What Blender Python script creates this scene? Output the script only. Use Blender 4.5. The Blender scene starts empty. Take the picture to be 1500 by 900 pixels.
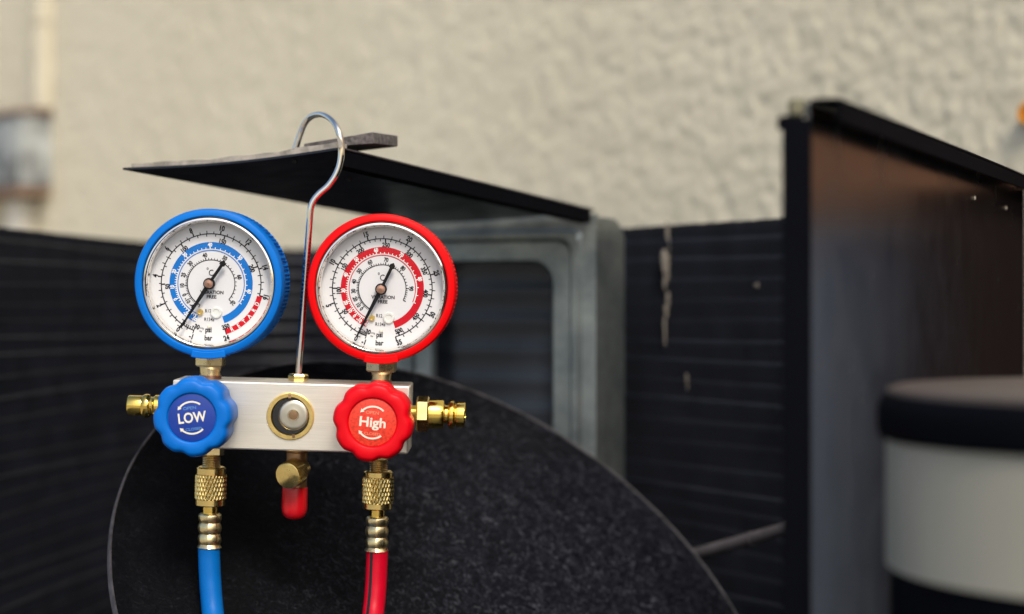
import bpy, math, random
from mathutils import Vector, Matrix, Euler, noise
random.seed(4)
PI = math.pi
R = math.radians
scene = bpy.context.scene
col = scene.collection

# ------------------------------------------------------------------ camera, sky, sun, exposure
H = 0.40                                   # camera height above the ground
K = 0.52 / 1500                            # metres per photo pixel at one metre
cam_d = bpy.data.cameras.new('camera')
cam_d.sensor_width = 36.0
cam_d.lens = 36.0 / 0.52
cam_d.clip_start = 0.01
cam_d.clip_end = 200
cam_d.dof.use_dof = True
cam_d.dof.focus_distance = 0.99
cam_d.dof.aperture_fstop = cam_d.lens / 13.0
cam = bpy.data.objects.new('camera', cam_d)
cam.location = (0, 0, H)
cam.rotation_euler = (R(90), 0, 0)
col.objects.link(cam)
scene.camera = cam

SUN_EL, SUN_AZ = R(46), R(166)             # azimuth from +Y clockwise: behind and a little left of the camera
world = bpy.data.worlds.new('World')
scene.world = world
world.use_nodes = True
wn = world.node_tree
sky = wn.nodes.new('ShaderNodeTexSky')
sky.sky_type = 'NISHITA'
sky.sun_disc = False
sky.sun_elevation = SUN_EL
sky.sun_rotation = SUN_AZ
sky.dust_density = 3.0
wn.nodes['Background'].inputs['Strength'].default_value = 0.12
wn.links.new(sky.outputs[0], wn.nodes['Background'].inputs['Color'])
sun_d = bpy.data.lights.new('sun', 'SUN')
sun_d.energy = 1.8
sun_d.angle = R(16)
sun_d.color = (1.0, 0.93, 0.82)
sun = bpy.data.objects.new('sun', sun_d)
sdir = Vector((math.sin(SUN_AZ) * math.cos(SUN_EL), math.cos(SUN_AZ) * math.cos(SUN_EL), math.sin(SUN_EL)))
sun.rotation_euler = sdir.to_track_quat('Z', 'Y').to_euler()
col.objects.link(sun)
scene.view_settings.view_transform = 'Standard'
scene.view_settings.look = 'None'
scene.view_settings.exposure = 0.52
scene.view_settings.gamma = 1.0

CAM = Vector((0, 0, H))
def ray(px, py):
    return Vector(((px - 750) * K, 1.0, (450 - py) * K))
def P(px, py, d):
    return CAM + ray(px, py) * d

# ------------------------------------------------------------------ materials
def new_mat(name):
    m = bpy.data.materials.new(name)
    m.use_nodes = True
    return m, m.node_tree, m.node_tree.nodes['Principled BSDF']
def setv(b, **kw):
    names = dict(color='Base Color', rough='Roughness', metal='Metallic', spec='Specular IOR Level', coat='Coat Weight',
                 coat_rough='Coat Roughness', sheen='Sheen Weight', trans='Transmission Weight', ior='IOR', aniso='Anisotropic', sss='Subsurface Weight')
    for k, v in kw.items():
        if k == 'color' and len(v) == 3:
            v = (*v, 1)
        b.inputs[names[k]].default_value = v
def noise_node(nt, scale, detail=3, rough=0.5, mapping=None, dist=0):
    tc = nt.nodes.new('ShaderNodeTexCoord')
    n = nt.nodes.new('ShaderNodeTexNoise')
    n.inputs['Scale'].default_value = scale
    n.inputs['Detail'].default_value = detail
    n.inputs['Roughness'].default_value = rough
    n.inputs['Distortion'].default_value = dist
    if mapping:
        mp = nt.nodes.new('ShaderNodeMapping')
        mp.inputs['Scale'].default_value = mapping
        nt.links.new(tc.outputs['Object'], mp.inputs[0])
        nt.links.new(mp.outputs[0], n.inputs['Vector'])
    else:
        nt.links.new(tc.outputs['Object'], n.inputs['Vector'])
    return n
def ramp(nt, src, stops):
    r = nt.nodes.new('ShaderNodeValToRGB')
    el = r.color_ramp.elements
    while len(el) < len(stops):
        el.new(0.5)
    for e, (p, c) in zip(el, stops):
        e.position = p
        e.color = (*c, 1) if len(c) == 3 else c
    nt.links.new(src, r.inputs[0])
    return r
def bump(nt, b, src, strength, dist=0.001):
    bp = nt.nodes.new('ShaderNodeBump')
    bp.inputs['Strength'].default_value = strength
    bp.inputs['Distance'].default_value = dist
    nt.links.new(src, bp.inputs['Height'])
    nt.links.new(bp.outputs[0], b.inputs['Normal'])
    return bp
def simple(name, color, rough=0.5, var=0.12, scale=40, bmp=0.0, bdist=0.0005, mapping=None, rvar=0.0, **kw):
    """a base colour with a little noise in it, optional fine relief and uneven gloss"""
    m, nt, b = new_mat(name)
    setv(b, color=color, rough=rough, **kw)
    n = noise_node(nt, scale, 4, 0.6, mapping)
    lo = tuple(max(0, c * (1 - var)) for c in color)
    hi = tuple(min(1, c * (1 + var)) for c in color)
    r = ramp(nt, n.outputs['Fac'], [(0.3, lo), (0.7, hi)])
    nt.links.new(r.outputs[0], b.inputs['Base Color'])
    if rvar:
        n2 = noise_node(nt, scale * 1.7, 3, 0.6, mapping)
        rr = ramp(nt, n2.outputs['Fac'], [(0.3, (max(0, rough - rvar),) * 3), (0.7, (min(1, rough + rvar),) * 3)])
        nt.links.new(rr.outputs[0], b.inputs['Roughness'])
    if bmp:
        bump(nt, b, n.outputs['Fac'], bmp, bdist)
    return m

def plaster():
    m, nt, b = new_mat('plaster')
    setv(b, rough=0.92, spec=0.2)
    n1 = noise_node(nt, 1.6, 4, 0.6)
    n2 = noise_node(nt, 90, 5, 0.65)
    r1 = ramp(nt, n1.outputs['Fac'], [(0.3, (0.69, 0.63, 0.47)), (0.7, (0.75, 0.69, 0.53))])
    r2 = ramp(nt, n2.outputs['Fac'], [(0.3, (0.88, 0.87, 0.85)), (0.6, (1, 1, 1))])
    mx = nt.nodes.new('ShaderNodeMixRGB')
    mx.blend_type = 'MULTIPLY'
    mx.inputs[0].default_value = 1
    nt.links.new(r1.outputs[0], mx.inputs[1])
    nt.links.new(r2.outputs[0], mx.inputs[2])
    nt.links.new(mx.outputs[0], b.inputs['Base Color'])
    bump(nt, b, n2.outputs['Fac'], 0.4, 0.004)
    return m
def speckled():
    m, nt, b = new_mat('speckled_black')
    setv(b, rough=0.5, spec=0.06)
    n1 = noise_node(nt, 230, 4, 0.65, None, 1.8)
    darker = ramp(nt, n1.outputs['Fac'], [(0.42, (0.0020, 0.0022, 0.003)), (0.60, (0.0035, 0.004, 0.0055)), (0.76, (0.012, 0.012, 0.015))])
    paler = ramp(nt, n1.outputs['Fac'], [(0.42, (0.0035, 0.004, 0.007)), (0.55, (0.012, 0.013, 0.020)), (0.68, (0.075, 0.077, 0.092))])
    # sky sheen painted into the colour: ragged paler patch away from the gauges
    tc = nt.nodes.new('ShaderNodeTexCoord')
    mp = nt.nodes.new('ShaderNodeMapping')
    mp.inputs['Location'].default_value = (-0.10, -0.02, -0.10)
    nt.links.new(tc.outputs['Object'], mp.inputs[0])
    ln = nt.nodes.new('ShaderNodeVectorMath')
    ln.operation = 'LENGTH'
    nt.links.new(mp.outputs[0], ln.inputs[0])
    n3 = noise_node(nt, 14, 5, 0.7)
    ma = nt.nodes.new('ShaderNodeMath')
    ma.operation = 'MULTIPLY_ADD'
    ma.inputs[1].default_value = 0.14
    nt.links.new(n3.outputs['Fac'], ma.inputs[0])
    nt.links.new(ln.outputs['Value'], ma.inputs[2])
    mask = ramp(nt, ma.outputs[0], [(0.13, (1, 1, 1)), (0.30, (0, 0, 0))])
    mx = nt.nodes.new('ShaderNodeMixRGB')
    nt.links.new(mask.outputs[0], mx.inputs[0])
    nt.links.new(darker.outputs[0], mx.inputs[1])
    nt.links.new(paler.outputs[0], mx.inputs[2])
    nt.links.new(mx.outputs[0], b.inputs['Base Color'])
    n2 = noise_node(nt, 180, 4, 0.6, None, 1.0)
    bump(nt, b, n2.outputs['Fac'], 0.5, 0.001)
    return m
def brass(name, color, rough, var=0.15):
    m = simple(name, color, rough, var, 120, 0.08, 0.0003, rvar=0.08, metal=1.0)
    return m
def brushed_alu():
    m, nt, b = new_mat('brushed_aluminium')
    setv(b, rough=0.42, metal=0.7, aniso=0.4)
    n = noise_node(nt, 60, 4, 0.7, (0.6, 8, 30))
    r = ramp(nt, n.outputs['Fac'], [(0.3, (0.76, 0.72, 0.62)), (0.7, (0.88, 0.84, 0.74))])
    nt.links.new(r.outputs[0], b.inputs['Base Color'])
    r2 = ramp(nt, n.outputs['Fac'], [(0.3, (0.36,) * 3), (0.7, (0.5,) * 3)])
    nt.links.new(r2.outputs[0], b.inputs['Roughness'])
    bump(nt, b, n.outputs['Fac'], 0.12, 0.0003)
    return m
def galvanised():
    m, nt, b = new_mat('galvanised_steel')
    setv(b, rough=0.4, metal=0.8)
    n = noise_node(nt, 30, 5, 0.7)
    r = ramp(nt, n.outputs['Fac'], [(0.25, (0.12, 0.15, 0.165)), (0.7, (0.36, 0.395, 0.38))])
    nt.links.new(r.outputs[0], b.inputs['Base Color'])
    return m
def clear_lens():
    m = bpy.data.materials.new('clear_lens')
    m.use_nodes = True
    nt = m.node_tree
    nt.nodes.clear()
    out = nt.nodes.new('ShaderNodeOutputMaterial')
    tr = nt.nodes.new('ShaderNodeBsdfTransparent')
    tr.inputs[0].default_value = (0.97, 0.98, 0.98, 1)
    gl = nt.nodes.new('ShaderNodeBsdfGlossy')
    gl.inputs['Roughness'].default_value = 0.03
    fr = nt.nodes.new('ShaderNodeFresnel')
    fr.inputs[0].default_value = 1.28
    mx = nt.nodes.new('ShaderNodeMixShader')
    nt.links.new(fr.outputs[0], mx.inputs[0])
    nt.links.new(tr.outputs[0], mx.inputs[1])
    nt.links.new(gl.outputs[0], mx.inputs[2])
    nt.links.new(mx.outputs[0], out.inputs[0])
    return m

M = dict(
    plaster=plaster(), speckled=speckled(), alu=brushed_alu(), galv=galvanised(), lens=clear_lens(),
    blue=simple('blue_rubber', (0.0, 0.145, 0.54), 0.45, 0.06, 60, 0.05, 0.0003, spec=0.15),
    blue_knob=simple('blue_plastic', (0.0, 0.14, 0.54), 0.42, 0.05, 60, spec=0.2),
    blue_label=simple('dark_blue_label', (0.003, 0.035, 0.28), 0.4, 0.08, 200),
    red=simple('red_rubber', (0.74, 0.001, 0.003), 0.45, 0.05, 60, 0.05, 0.0003, spec=0.12),
    red_knob=simple('red_plastic', (0.70, 0.001, 0.008), 0.42, 0.05, 60, spec=0.18),
    red_label=simple('orange_red_label', (0.72, 0.035, 0.012), 0.45, 0.35, 700),
    cap_red=simple('red_vinyl', (0.55, 0.004, 0.010), 0.3, 0.06, 80),
    hose_blue=simple('blue_hose', (0.0, 0.125, 0.44), 0.45, 0.05, 150, 0.06, 0.0003, spec=0.2),
    hose_red=simple('red_hose', (0.54, 0.001, 0.018), 0.42, 0.06, 150, 0.06, 0.0003, spec=0.2),
    stripe=simple('black_stripe', (0.008, 0.007, 0.008), 0.5),
    brass=brass('brass', (0.92, 0.67, 0.25), 0.22), brass_dull=brass('dull_brass', (0.92, 0.72, 0.38), 0.30),
    gold=brass('polished_brass', (0.95, 0.64, 0.15), 0.15), bronze=brass('bronze', (0.36, 0.22, 0.12), 0.42),
    copper=brass('copper', (0.45, 0.25, 0.18), 0.35),
    chrome=simple('chrome', (0.84, 0.80, 0.73), 0.07, 0.03, 90, metal=1.0),
    steel=simple('turned_steel', (0.68, 0.63, 0.53), 0.3, 0.12, 90, metal=1.0),
    dial=simple('dial_white', (0.69, 0.68, 0.69), 0.5, 0.02, 20),
    ink=simple('dial_ink', (0.005, 0.004, 0.009), 0.7, spec=0.1),
    print_white=simple('print_white', (0.82, 0.82, 0.80), 0.6, 0.03),
    print_cream=simple('print_cream', (0.74, 0.70, 0.58), 0.5, 0.05),
    print_faded=simple('print_faded_blue', (0.10, 0.28, 0.62), 0.5, 0.05),
    print_faded_red=simple('print_faded_orange', (0.80, 0.28, 0.16), 0.5, 0.05),
    band_blue=simple('band_blue', (0.0, 0.15, 0.52), 0.5, 0.04, spec=0.2),
    band_red=simple('band_red', (0.54, 0.0, 0.012), 0.5, 0.04, spec=0.2),
    needle=simple('needle_black', (0.004, 0.004, 0.006), 0.5, spec=0.15),
    peg=simple('milky_plastic', (0.72, 0.72, 0.68), 0.35, 0.04),
    black_hole=simple('dark_recess', (0.01, 0.01, 0.011), 0.6),
    black_sheet=simple('black_painted_sheet', (0.004, 0.006, 0.011), 0.36, 0.25, 25, 0.06, 0.0005, rvar=0.08),
    tinting=simple('rust_brown_tint', (0.42, 0.19, 0.09), 0.7, 0.3, 14, 0.2, 0.001, mapping=(0.5, 6, 8)),  # for the added unseen board that warms the panel's reflection
    maroon=simple('dull_maroon_sheet', (0.012, 0.005, 0.0045), 0.6, 0.2, 18, spec=0.15),
    pad=simple('olive_pad', (0.16, 0.15, 0.095), 0.9, 0.2, 60),
    slate=simple('slate_painted_sheet', (0.020, 0.026, 0.036), 0.35, 0.2, 12, rvar=0.06),
    panel=simple('dark_brown_painted_sheet', (0.0045, 0.0028, 0.0024), 0.24, 0.2, 18, 0.02, 0.0003, rvar=0.04, ior=2.0),
    matte_black=simple('matte_black', (0.0020, 0.0024, 0.004), 0.8, spec=0.04),
    paler=simple('dusty_lid', (0.075, 0.060, 0.054), 0.5, 0.15, 14),
    blue_grey=simple('blue_grey_tint', (0.24, 0.30, 0.40), 0.5, 0.05, 8),
    black_plastic=simple('black_moulded_plastic', (0.006, 0.006, 0.007), 0.4, 0.2, 60, 0.05, 0.0005),
    label=simple('cream_label', (0.28, 0.272, 0.225), 0.45, 0.06, 12),
    fin=simple('dark_fin', (0.009, 0.0103, 0.0155), 0.55, 0.3, 30, spec=0.2),
    tube=simple('dull_tube', (0.026, 0.027, 0.034), 0.55, 0.3, 30, spec=0.25),
    pan=simple('black_pan', (0.004, 0.005, 0.007), 0.6, 0.3, 12),
    foam=simple('grey_foam', (0.10, 0.09, 0.088), 0.95, 0.5, 420, 0.8, 0.001),
    foam_pale=simple('dusty_foam', (0.30, 0.27, 0.23), 0.95, 0.45, 120, 0.6, 0.001),
    drip=simple('dried_plaster', (0.20, 0.175, 0.145), 0.9, 0.3, 140, 0.5, 0.001),
    pipe=simple('grey_pipe', (0.075, 0.066, 0.068), 0.6, 0.3, 90, 0.2, 0.001),
    rim=simple('worn_rim', (0.048, 0.045, 0.05), 0.7, 0.8, 90),
    box=simple('weathered_zinc', (0.25, 0.265, 0.26), 0.7, 0.7, 22, 0.1, 0.001),
    rust=simple('rusty_strip', (0.20, 0.13, 0.09), 0.85, 0.4, 30),
    orange=simple('orange_plastic', (0.80, 0.34, 0.02), 0.45, 0.08, 60),
    orange_dark=simple('deep_orange_plastic', (0.75, 0.20, 0.01), 0.5, 0.08, 60),
    ground=simple('concrete', (0.36, 0.335, 0.29), 0.9, 0.25, 6, 0.3, 0.004),
)

# ------------------------------------------------------------------ mesh building
class MB:
    def __init__(s):
        s.v, s.f, s.m = [], [], []
    def add(s, vs, fs, mi=0):
        o = len(s.v)
        s.v += [tuple(v) for v in vs]
        s.f += [tuple(i + o for i in f) for f in fs]
        s.m += [mi] * len(fs)
    def hexa(s, c, mi=0):                   # 8 corners: bottom 4 then top 4
        s.add(c, [(3, 2, 1, 0), (4, 5, 6, 7), (0, 1, 5, 4), (1, 2, 6, 5), (2, 3, 7, 6), (3, 0, 4, 7)], mi)
    def box(s, x0, x1, y0, y1, z0, z1, mi=0):
        s.hexa([(x0, y0, z0), (x1, y0, z0), (x1, y1, z0), (x0, y1, z0), (x0, y0, z1), (x1, y0, z1), (x1, y1, z1), (x0, y1, z1)], mi)
    def slab(s, pts, n, t, mi=0):           # polygon pts extruded by n*t
        k = len(pts)
        a = [Vector(p) for p in pts]
        b = [p + Vector(n) * t for p in a]
        fs = [tuple(range(k)), tuple(range(2 * k - 1, k - 1, -1))] + [((i + 1) % k, i, k + i, k + (i + 1) % k) for i in range(k)]
        s.add(a + b, fs, mi)
    def lathe(s, prof, o=(0, 0, 0), ax=(0, 0, 1), seg=40, mi=0, fn=None, up=None):
        """prof: (radius, distance along ax); radius 0 closes to a point; fn(r, angle, h) may reshape the radius"""
        o, ax = Vector(o), Vector(ax).normalized()
        u = Vector(up) if up else (Vector((1, 0, 0)) if abs(ax.x) < 0.8 else Vector((0, 0, 1)))
        u = (u - ax * u.dot(ax)).normalized()
        w = ax.cross(u)
        vs, fs, rows = [], [], []
        for r, h in prof:
            if r <= 1e-9:
                rows.append([len(vs)])
                vs.append(o + ax * h)
            else:
                rows.append(list(range(len(vs), len(vs) + seg)))
                for i in range(seg):
                    a = 2 * PI * i / seg
                    rr = fn(r, a, h) if fn else r
                    vs.append(o + ax * h + (u * math.cos(a) + w * math.sin(a)) * rr)
        for A, B in zip(rows, rows[1:]):
            for i in range(seg):
                j = (i + 1) % seg
                if len(A) == 1 and len(B) > 1:
                    fs.append((A[0], B[j], B[i]))
                elif len(B) == 1 and len(A) > 1:
                    fs.append((A[i], A[j], B[0]))
                elif len(A) > 1:
                    fs.append((A[i], A[j], B[j], B[i]))
        s.add(vs, fs, mi)
    def tube(s, pts, rad, seg=16, mi=0, cap=True):
        pts = [Vector(p) for p in pts]
        n = len(pts)
        tang = [(pts[min(i + 1, n - 1)] - pts[max(i - 1, 0)]).normalized() for i in range(n)]
        u = tang[0].orthogonal().normalized()
        vs, fs = [], []
        for i in range(n):
            u = (u - tang[i] * u.dot(tang[i])).normalized()
            w = tang[i].cross(u)
            r = rad[i] if isinstance(rad, (list, tuple)) else rad
            for k in range(seg):
                a = 2 * PI * k / seg
                vs.append(pts[i] + (u * math.cos(a) + w * math.sin(a)) * r)
        for i in range(n - 1):
            for k in range(seg):
                k2 = (k + 1) % seg
                fs.append((i * seg + k, i * seg + k2, (i + 1) * seg + k2, (i + 1) * seg + k))
        if cap:
            fs.append(tuple(range(seg - 1, -1, -1)))
            fs.append(tuple(range((n - 1) * seg, n * seg)))
        s.add(vs, fs, mi)
    def build(s, name, mats, parent=None, smooth=35, bevel=0, bseg=2, world=False):
        me = bpy.data.meshes.new(name)
        me.from_pydata(s.v, [], s.f)
        mats = mats if isinstance(mats, (list, tuple)) else [mats]
        for m in mats:
            me.materials.append(m)
        if len(mats) > 1:
            me.polygons.foreach_set('material_index', s.m)
        me.update()
        if smooth:
            me.polygons.foreach_set('use_smooth', [True] * len(s.f))
            me.set_sharp_from_angle(angle=R(smooth))
        o = bpy.data.objects.new(name, me)
        col.objects.link(o)
        if parent:
            o.parent = parent
        if bevel:
            bm = o.modifiers.new('bevel', 'BEVEL')
            bm.width = bevel
            bm.segments = bseg
            bm.limit_method = 'ANGLE'
            bm.angle_limit = R(40)
        return o

def tag(o, label=None, cat=None, group=None, kind=None):
    for k, v in (('label', label), ('category', cat), ('group', group), ('kind', kind)):
        if v:
            o[k] = v
    return o
def empty(name, loc=(0, 0, 0), rot=(0, 0, 0)):
    o = bpy.data.objects.new(name, None)
    o.empty_display_size = 0.05
    o.location = loc
    o.rotation_euler = rot
    col.objects.link(o)
    return o
def smooth_path(pts, n=8):
    """Catmull-Rom through the points"""
    pts = [Vector(p) for p in pts]
    out = []
    for i in range(len(pts) - 1):
        p0, p1, p2, p3 = pts[max(i - 1, 0)], pts[i], pts[i + 1], pts[min(i + 2, len(pts) - 1)]
        for k in range(n):
            t = k / n
            out.append(0.5 * ((2 * p1) + (p2 - p0) * t + (2 * p0 - 5 * p1 + 4 * p2 - p3) * t * t + (3 * p1 - p0 - 3 * p2 + p3) * t ** 3))
    out.append(pts[-1])
    return out

_glyphs = {}
def text_mesh(txt, bold=0.0):
    """outline of a word as flat faces, centred, cap height about 0.7 units"""
    key = (txt, bold)
    if key not in _glyphs:
        cu = bpy.data.curves.new('lettering', 'FONT')
        cu.body = txt
        cu.align_x, cu.align_y = 'CENTER', 'CENTER'
        cu.resolution_u = 3
        cu.offset = bold
        o = bpy.data.objects.new('lettering', cu)
        col.objects.link(o)
        me = o.to_mesh()
        vs = [(v.co.x, v.co.y - 0.04) for v in me.vertices]
        fs = [tuple(p.vertices) for p in me.polygons]
        o.to_mesh_clear()
        bpy.data.objects.remove(o)
        bpy.data.curves.remove(cu)
        _glyphs[key] = (vs, fs)
    return _glyphs[key]

# ------------------------------------------------------------------ the ground and the wall
g = MB()
g.add([(-60, -60, 0), (60, -60, 0), (60, 60, 0), (-60, 60, 0)], [(0, 1, 2, 3)])
tag(g.build('ground', M['ground'], smooth=0), kind='structure')

WA = Vector((0.416, 1.60, 0))
WU = Vector((1.246, -1.6, 0)).normalized()              # along the wall, to the right and nearer
WN = Vector((-WU.y, WU.x, 0)) * -1
if WN.dot(Vector((0, -1, 0))) < 0:
    WN = -WN                                            # towards the camera
def wall_at(px, py, off=0.0):
    """point of the wall plane seen at a pixel, pushed out by off"""
    r = ray(px, py)
    t = (WA - Vector((0, 0, 0))).dot(WN) / r.dot(WN)
    return CAM + r * t + WN * off
def build_wall():
    us = [-9, -6, -4.2, -3.2] + [-2.7 + 0.0042 * i for i in range(770)] + [0.62, 0.8, 1.1, 1.5]
    zs = [0.0, 0.15] + [0.34 + 0.0042 * i for i in range(160)] + [1.1, 1.3, 1.7, 2.4, 3.2]
    vs, fs = [], []
    for z in zs:
        for u in us:
            p = Vector((u, 0.0, z))
            d = 0.0011 * noise.noise(p * 30) + 0.0015 * noise.noise(p * 84 + Vector((9, 3, 1))) + 0.0013 * noise.noise(p * 160)
            vs.append(WA + WU * u + Vector((0, 0, z)) + WN * (d - 0.003))
    n = len(us)
    for j in range(len(zs) - 1):
        for i in range(n - 1):
            fs.append((j * n + i, j * n + i + 1, (j + 1) * n + i + 1, (j + 1) * n + i))
    k = len(vs)
    m = MB()
    m.add(vs, fs)
    # the body of the wall behind the rendered face
    a, b = WA + WU * us[0] - WN * 0.02, WA + WU * us[-1] - WN * 0.02
    m.slab([a, b, b + Vector((0, 0, 3.2)), a + Vector((0, 0, 3.2))], -WN, 0.2)
    return m.build('plaster_wall', M['plaster'], smooth=180)
tag(build_wall(), 'cream roughcast plaster wall filling the background', 'wall')

# weathered box on the wall at the far left, and the pale pipe that rises from it
bx = empty('meter_box', wall_at(45, 229))
bx.rotation_euler = (0, 0, math.atan2(WU.y, WU.x))
tag(bx, 'blurred grey blue weathered metal box on the wall at the far left', 'meter box')
wd = 3.1 * K
m = MB(); m.box(-0.20, 0.072, -0.05, 0.02, -0.052, 0.058)
m.build('box_body', M['box'], bx, bevel=0.004)
m = MB(); m.box(-0.188, 0.062, -0.056, -0.051, -0.042, 0.048)
m.build('door_panel', M['box'], bx, bevel=0.002)
m = MB(); m.box(-0.205, 0.077, -0.055, 0.02, 0.0585, 0.066)
m.build('top_lip', M['rust'], bx, bevel=0.002)
m = MB(); m.box(-0.205, 0.07, -0.055, 0.02, -0.066, -0.0525)
m.build('bottom_lip', M['rust'], bx, bevel=0.002)
cd = MB()
c0, c1 = wall_at(66, 160, 0.002), wall_at(66, -260, 0.002)
cd.tube([c0, c1], 0.020, 20)
for t in (0.3, 0.75):
    q = c0.lerp(c1, t)
    cd.tube([q, q + Vector((0, 0, 0.02))], 0.023, 20)
tag(cd.build('conduit', simple('cream_paint', (0.54, 0.495, 0.375), 0.6, 0.06, 20)), 'cream painted pipe rising from the box on the wall', 'pipe')
cd = MB()
c0, c1 = wall_at(44, 296, 0.012), wall_at(44, 640, 0.012)
cd.tube([c0, c1], 0.024, 20)
tag(cd.build('conduit', simple('pale_cream_paint', (0.70, 0.66, 0.56), 0.6, 0.06, 20)), 'pale short pipe going down from under the box on the wall', 'pipe')

# orange cap on the wall at the right edge of the picture
oc = empty('orange_cap', wall_at(1513, 167))
tag(oc, 'small orange plastic pipe cap on the wall at the right edge', 'pipe cap')
m = MB(); m.lathe([(0.0105, -0.01), (0.0105, 0.006), (0.0085, 0.009), (0.0055, 0.009), (0.0055, 0.006), (0, 0.006)], (0, 0, 0), WN, 28)
m.build('cap_shell', M['orange'], oc)
m = MB(); m.lathe([(0.0050, 0.0055), (0.0050, 0.0075), (0.002, 0.0085), (0, 0.0085)], (0, 0, 0), WN, 24)
m.build('cap_plug', M['orange_dark'], oc)

# ------------------------------------------------------------------ dismantled condenser: base pan, coil, window frame
PAN = H - 0.335
unit = empty('condenser_unit', (0, 1.2, 0))
tag(unit, 'opened outdoor condenser with its dark finned coil and grey metal frame', 'air conditioner')
unit_inv = Matrix.Translation(-Vector((0, 1.2, 0)))
def upart(mb, name, mat, parent=unit, **kw):
    """a part built in world coordinates and hung under the unit (or a part of it that sits on the unit's origin)"""
    mb.v = [tuple(unit_inv @ Vector(v)) for v in mb.v]
    return mb.build(name, mat, parent, **kw)
m = MB(); m.box(-0.50, 0.52, 0.42, 2.10, PAN - 0.02, PAN)
upart(m, 'base_pan', M['pan'], bevel=0.004)
for x in (-0.36, 0.30):
    m = MB(); m.box(x - 0.03, x + 0.03, 0.46, 2.05, 0.0, PAN - 0.0205)
    upart(m, 'base_rail', M['pan'], bevel=0.003)

coil_px = [(-170, 1.22), (-80, 1.34), (0, 1.45), (100, 1.60), (205, 1.77), (300, 1.91), (400, 1.99), (510, 1.96), (620, 1.84), (760, 1.65), (910, 1.475), (1030, 1.38), (1145, 1.30), (1215, 1.25)]
cp = [Vector(((px - 750) * K * d, d, 0)) for px, d in coil_px]
path = smooth_path(cp, 40)
# resample by arc length
def resample(pts, step):
    out, acc, last = [pts[0]], 0.0, pts[0]
    for p in pts[1:]:
        seg = (p - last).length
        while acc + seg >= step:
            t = (step - acc) / seg
            last = last.lerp(p, t)
            out.append(last.copy())
            seg = (p - last).length
            acc = 0.0
        acc += seg
        last = p
    return out
CT = H + 0.0586                             # coil top
fine = resample(path, 0.0019)
fb = MB()
for i in range(1, len(fine) - 1):
    t = (fine[i + 1] - fine[i - 1]).normalized()
    nrm = Vector((-t.y, t.x, 0))
    nrm = (nrm + t * (0.22 + random.uniform(-0.06, 0.06))).normalized()       # fins lean a little
    if nrm.y < 0:
        nrm = -nrm
    a, b = fine[i], fine[i] + nrm * 0.022
    w = t * 0.00016
    zt = CT + random.uniform(-0.0006, 0.0006)
    fb.hexa([(*(a - w).xy, PAN + 0.002), (*(a + w).xy, PAN + 0.002), (*(b + w).xy, PAN + 0.002), (*(b - w).xy, PAN + 0.002),
             (*(a - w).xy, zt), (*(a + w).xy, zt), (*(b + w).xy, zt), (*(b - w).xy, zt)])
coil_b = MB()
coarse = resample(path, 0.03)
back = [p + Vector((0, 0, 0)) for p in coarse]
def offs(pts, d):
    o = []
    for i, p in enumerate(pts):
        t = (pts[min(i + 1, len(pts) - 1)] - pts[max(i - 1, 0)]).normalized()
        n = Vector((-t.y, t.x, 0))
        if n.y < 0:
            n = -n
        o.append(p + n * d)
    return o
# rear guard sheet behind the fins
bk, bk2 = offs(coarse, 0.024), offs(coarse, 0.025)
n = len(bk)
vs = [(p.x, p.y, z) for z in (PAN, CT - 0.003) for p in bk] + [(p.x, p.y, z) for z in (PAN, CT - 0.003) for p in bk2]
fs = []
for i in range(n - 1):
    fs += [(i, i + 1, n + i + 1, n + i), (2 * n + i + 1, 2 * n + i, 3 * n + i, 3 * n + i + 1), (n + i, n + i + 1, 3 * n + i + 1, 3 * n + i)]
coil_b.add(vs, fs)
coil = upart(coil_b, 'coil', M['fin'], smooth=30)
fo = upart(fb, 'fin_pack', M['fin'], coil, smooth=0)
fo['kind'] = 'stuff'
mid = offs(coarse, 0.0040)
k = 0
z = PAN + 0.02
while z < CT - 0.008:
    tb = MB(); tb.tube([(p.x, p.y, z + 0.0016 * math.sin(j * 0.2 + k)) for j, p in enumerate(mid)], 0.0039 + 0.0005 * random.random(), 8)
    upart(tb, 'coil_tube', M['tube'], coil)
    z += 0.0150 + random.uniform(-0.003, 0.003)
    k += 1
# dried plaster run down the coil
def drip(px, pts, d):
    m = MB()
    for (y0, y1, w, dx) in pts:
        path_ = [P(px + dx + random.uniform(-1, 1), y0 + (y1 - y0) * t, d) for t in (0, .25, .5, .75, 1)]
        m.tube(path_, [w * K * d * q for q in (0.6, 1, 0.9, 0.7, 0.25)], 8)
    return upart(m, 'plaster_drip', M['drip'], coil)
def coil_d(px):
    for (p0, d0), (p1, d1) in zip(coil_px, coil_px[1:]):
        if p0 <= px <= p1:
            return d0 + (d1 - d0) * (px - p0) / (p1 - p0)
dd_ = coil_d(979) - 0.003
drip(979, [(326, 352, 3.5, -1), (346, 372, 2.5, 2), (366, 402, 4.5, -6), (372, 412, 3, -1), (362, 394, 4, 7), (392, 424, 2.2, 3), (404, 426, 2.5, -5), (428, 452, 3.5, 0), (446, 466, 2.8, -3), (462, 508, 1.8, -5)], dd_)
for k_ in range(5):
    drip(1106 + 4.5 * k_, [(414 + 2 * (k_ in (0, 4)), 423 - 2 * (k_ in (0, 4)), 1.3, 0)], coil_d(1110) - 0.002)
drip(1006, [(548, 562, 2.0, 0), (560, 576, 1.2, 2)], coil_d(1006) - 0.002)

# ---- the cover plate corners (a nearly level rectangle seen from below)
S = 1.03
Np, Lp, Rp = P(500, 219, S), P(180, 249, 1.05 * S), P(870, 309, 1.30 * S)
Fp = Lp + Rp - Np
eL, eR = (Lp - Np).normalized(), (Rp - Np).normalized()
up = eR.cross(eL).normalized()
if up.z < 0:
    up = -up

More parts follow.
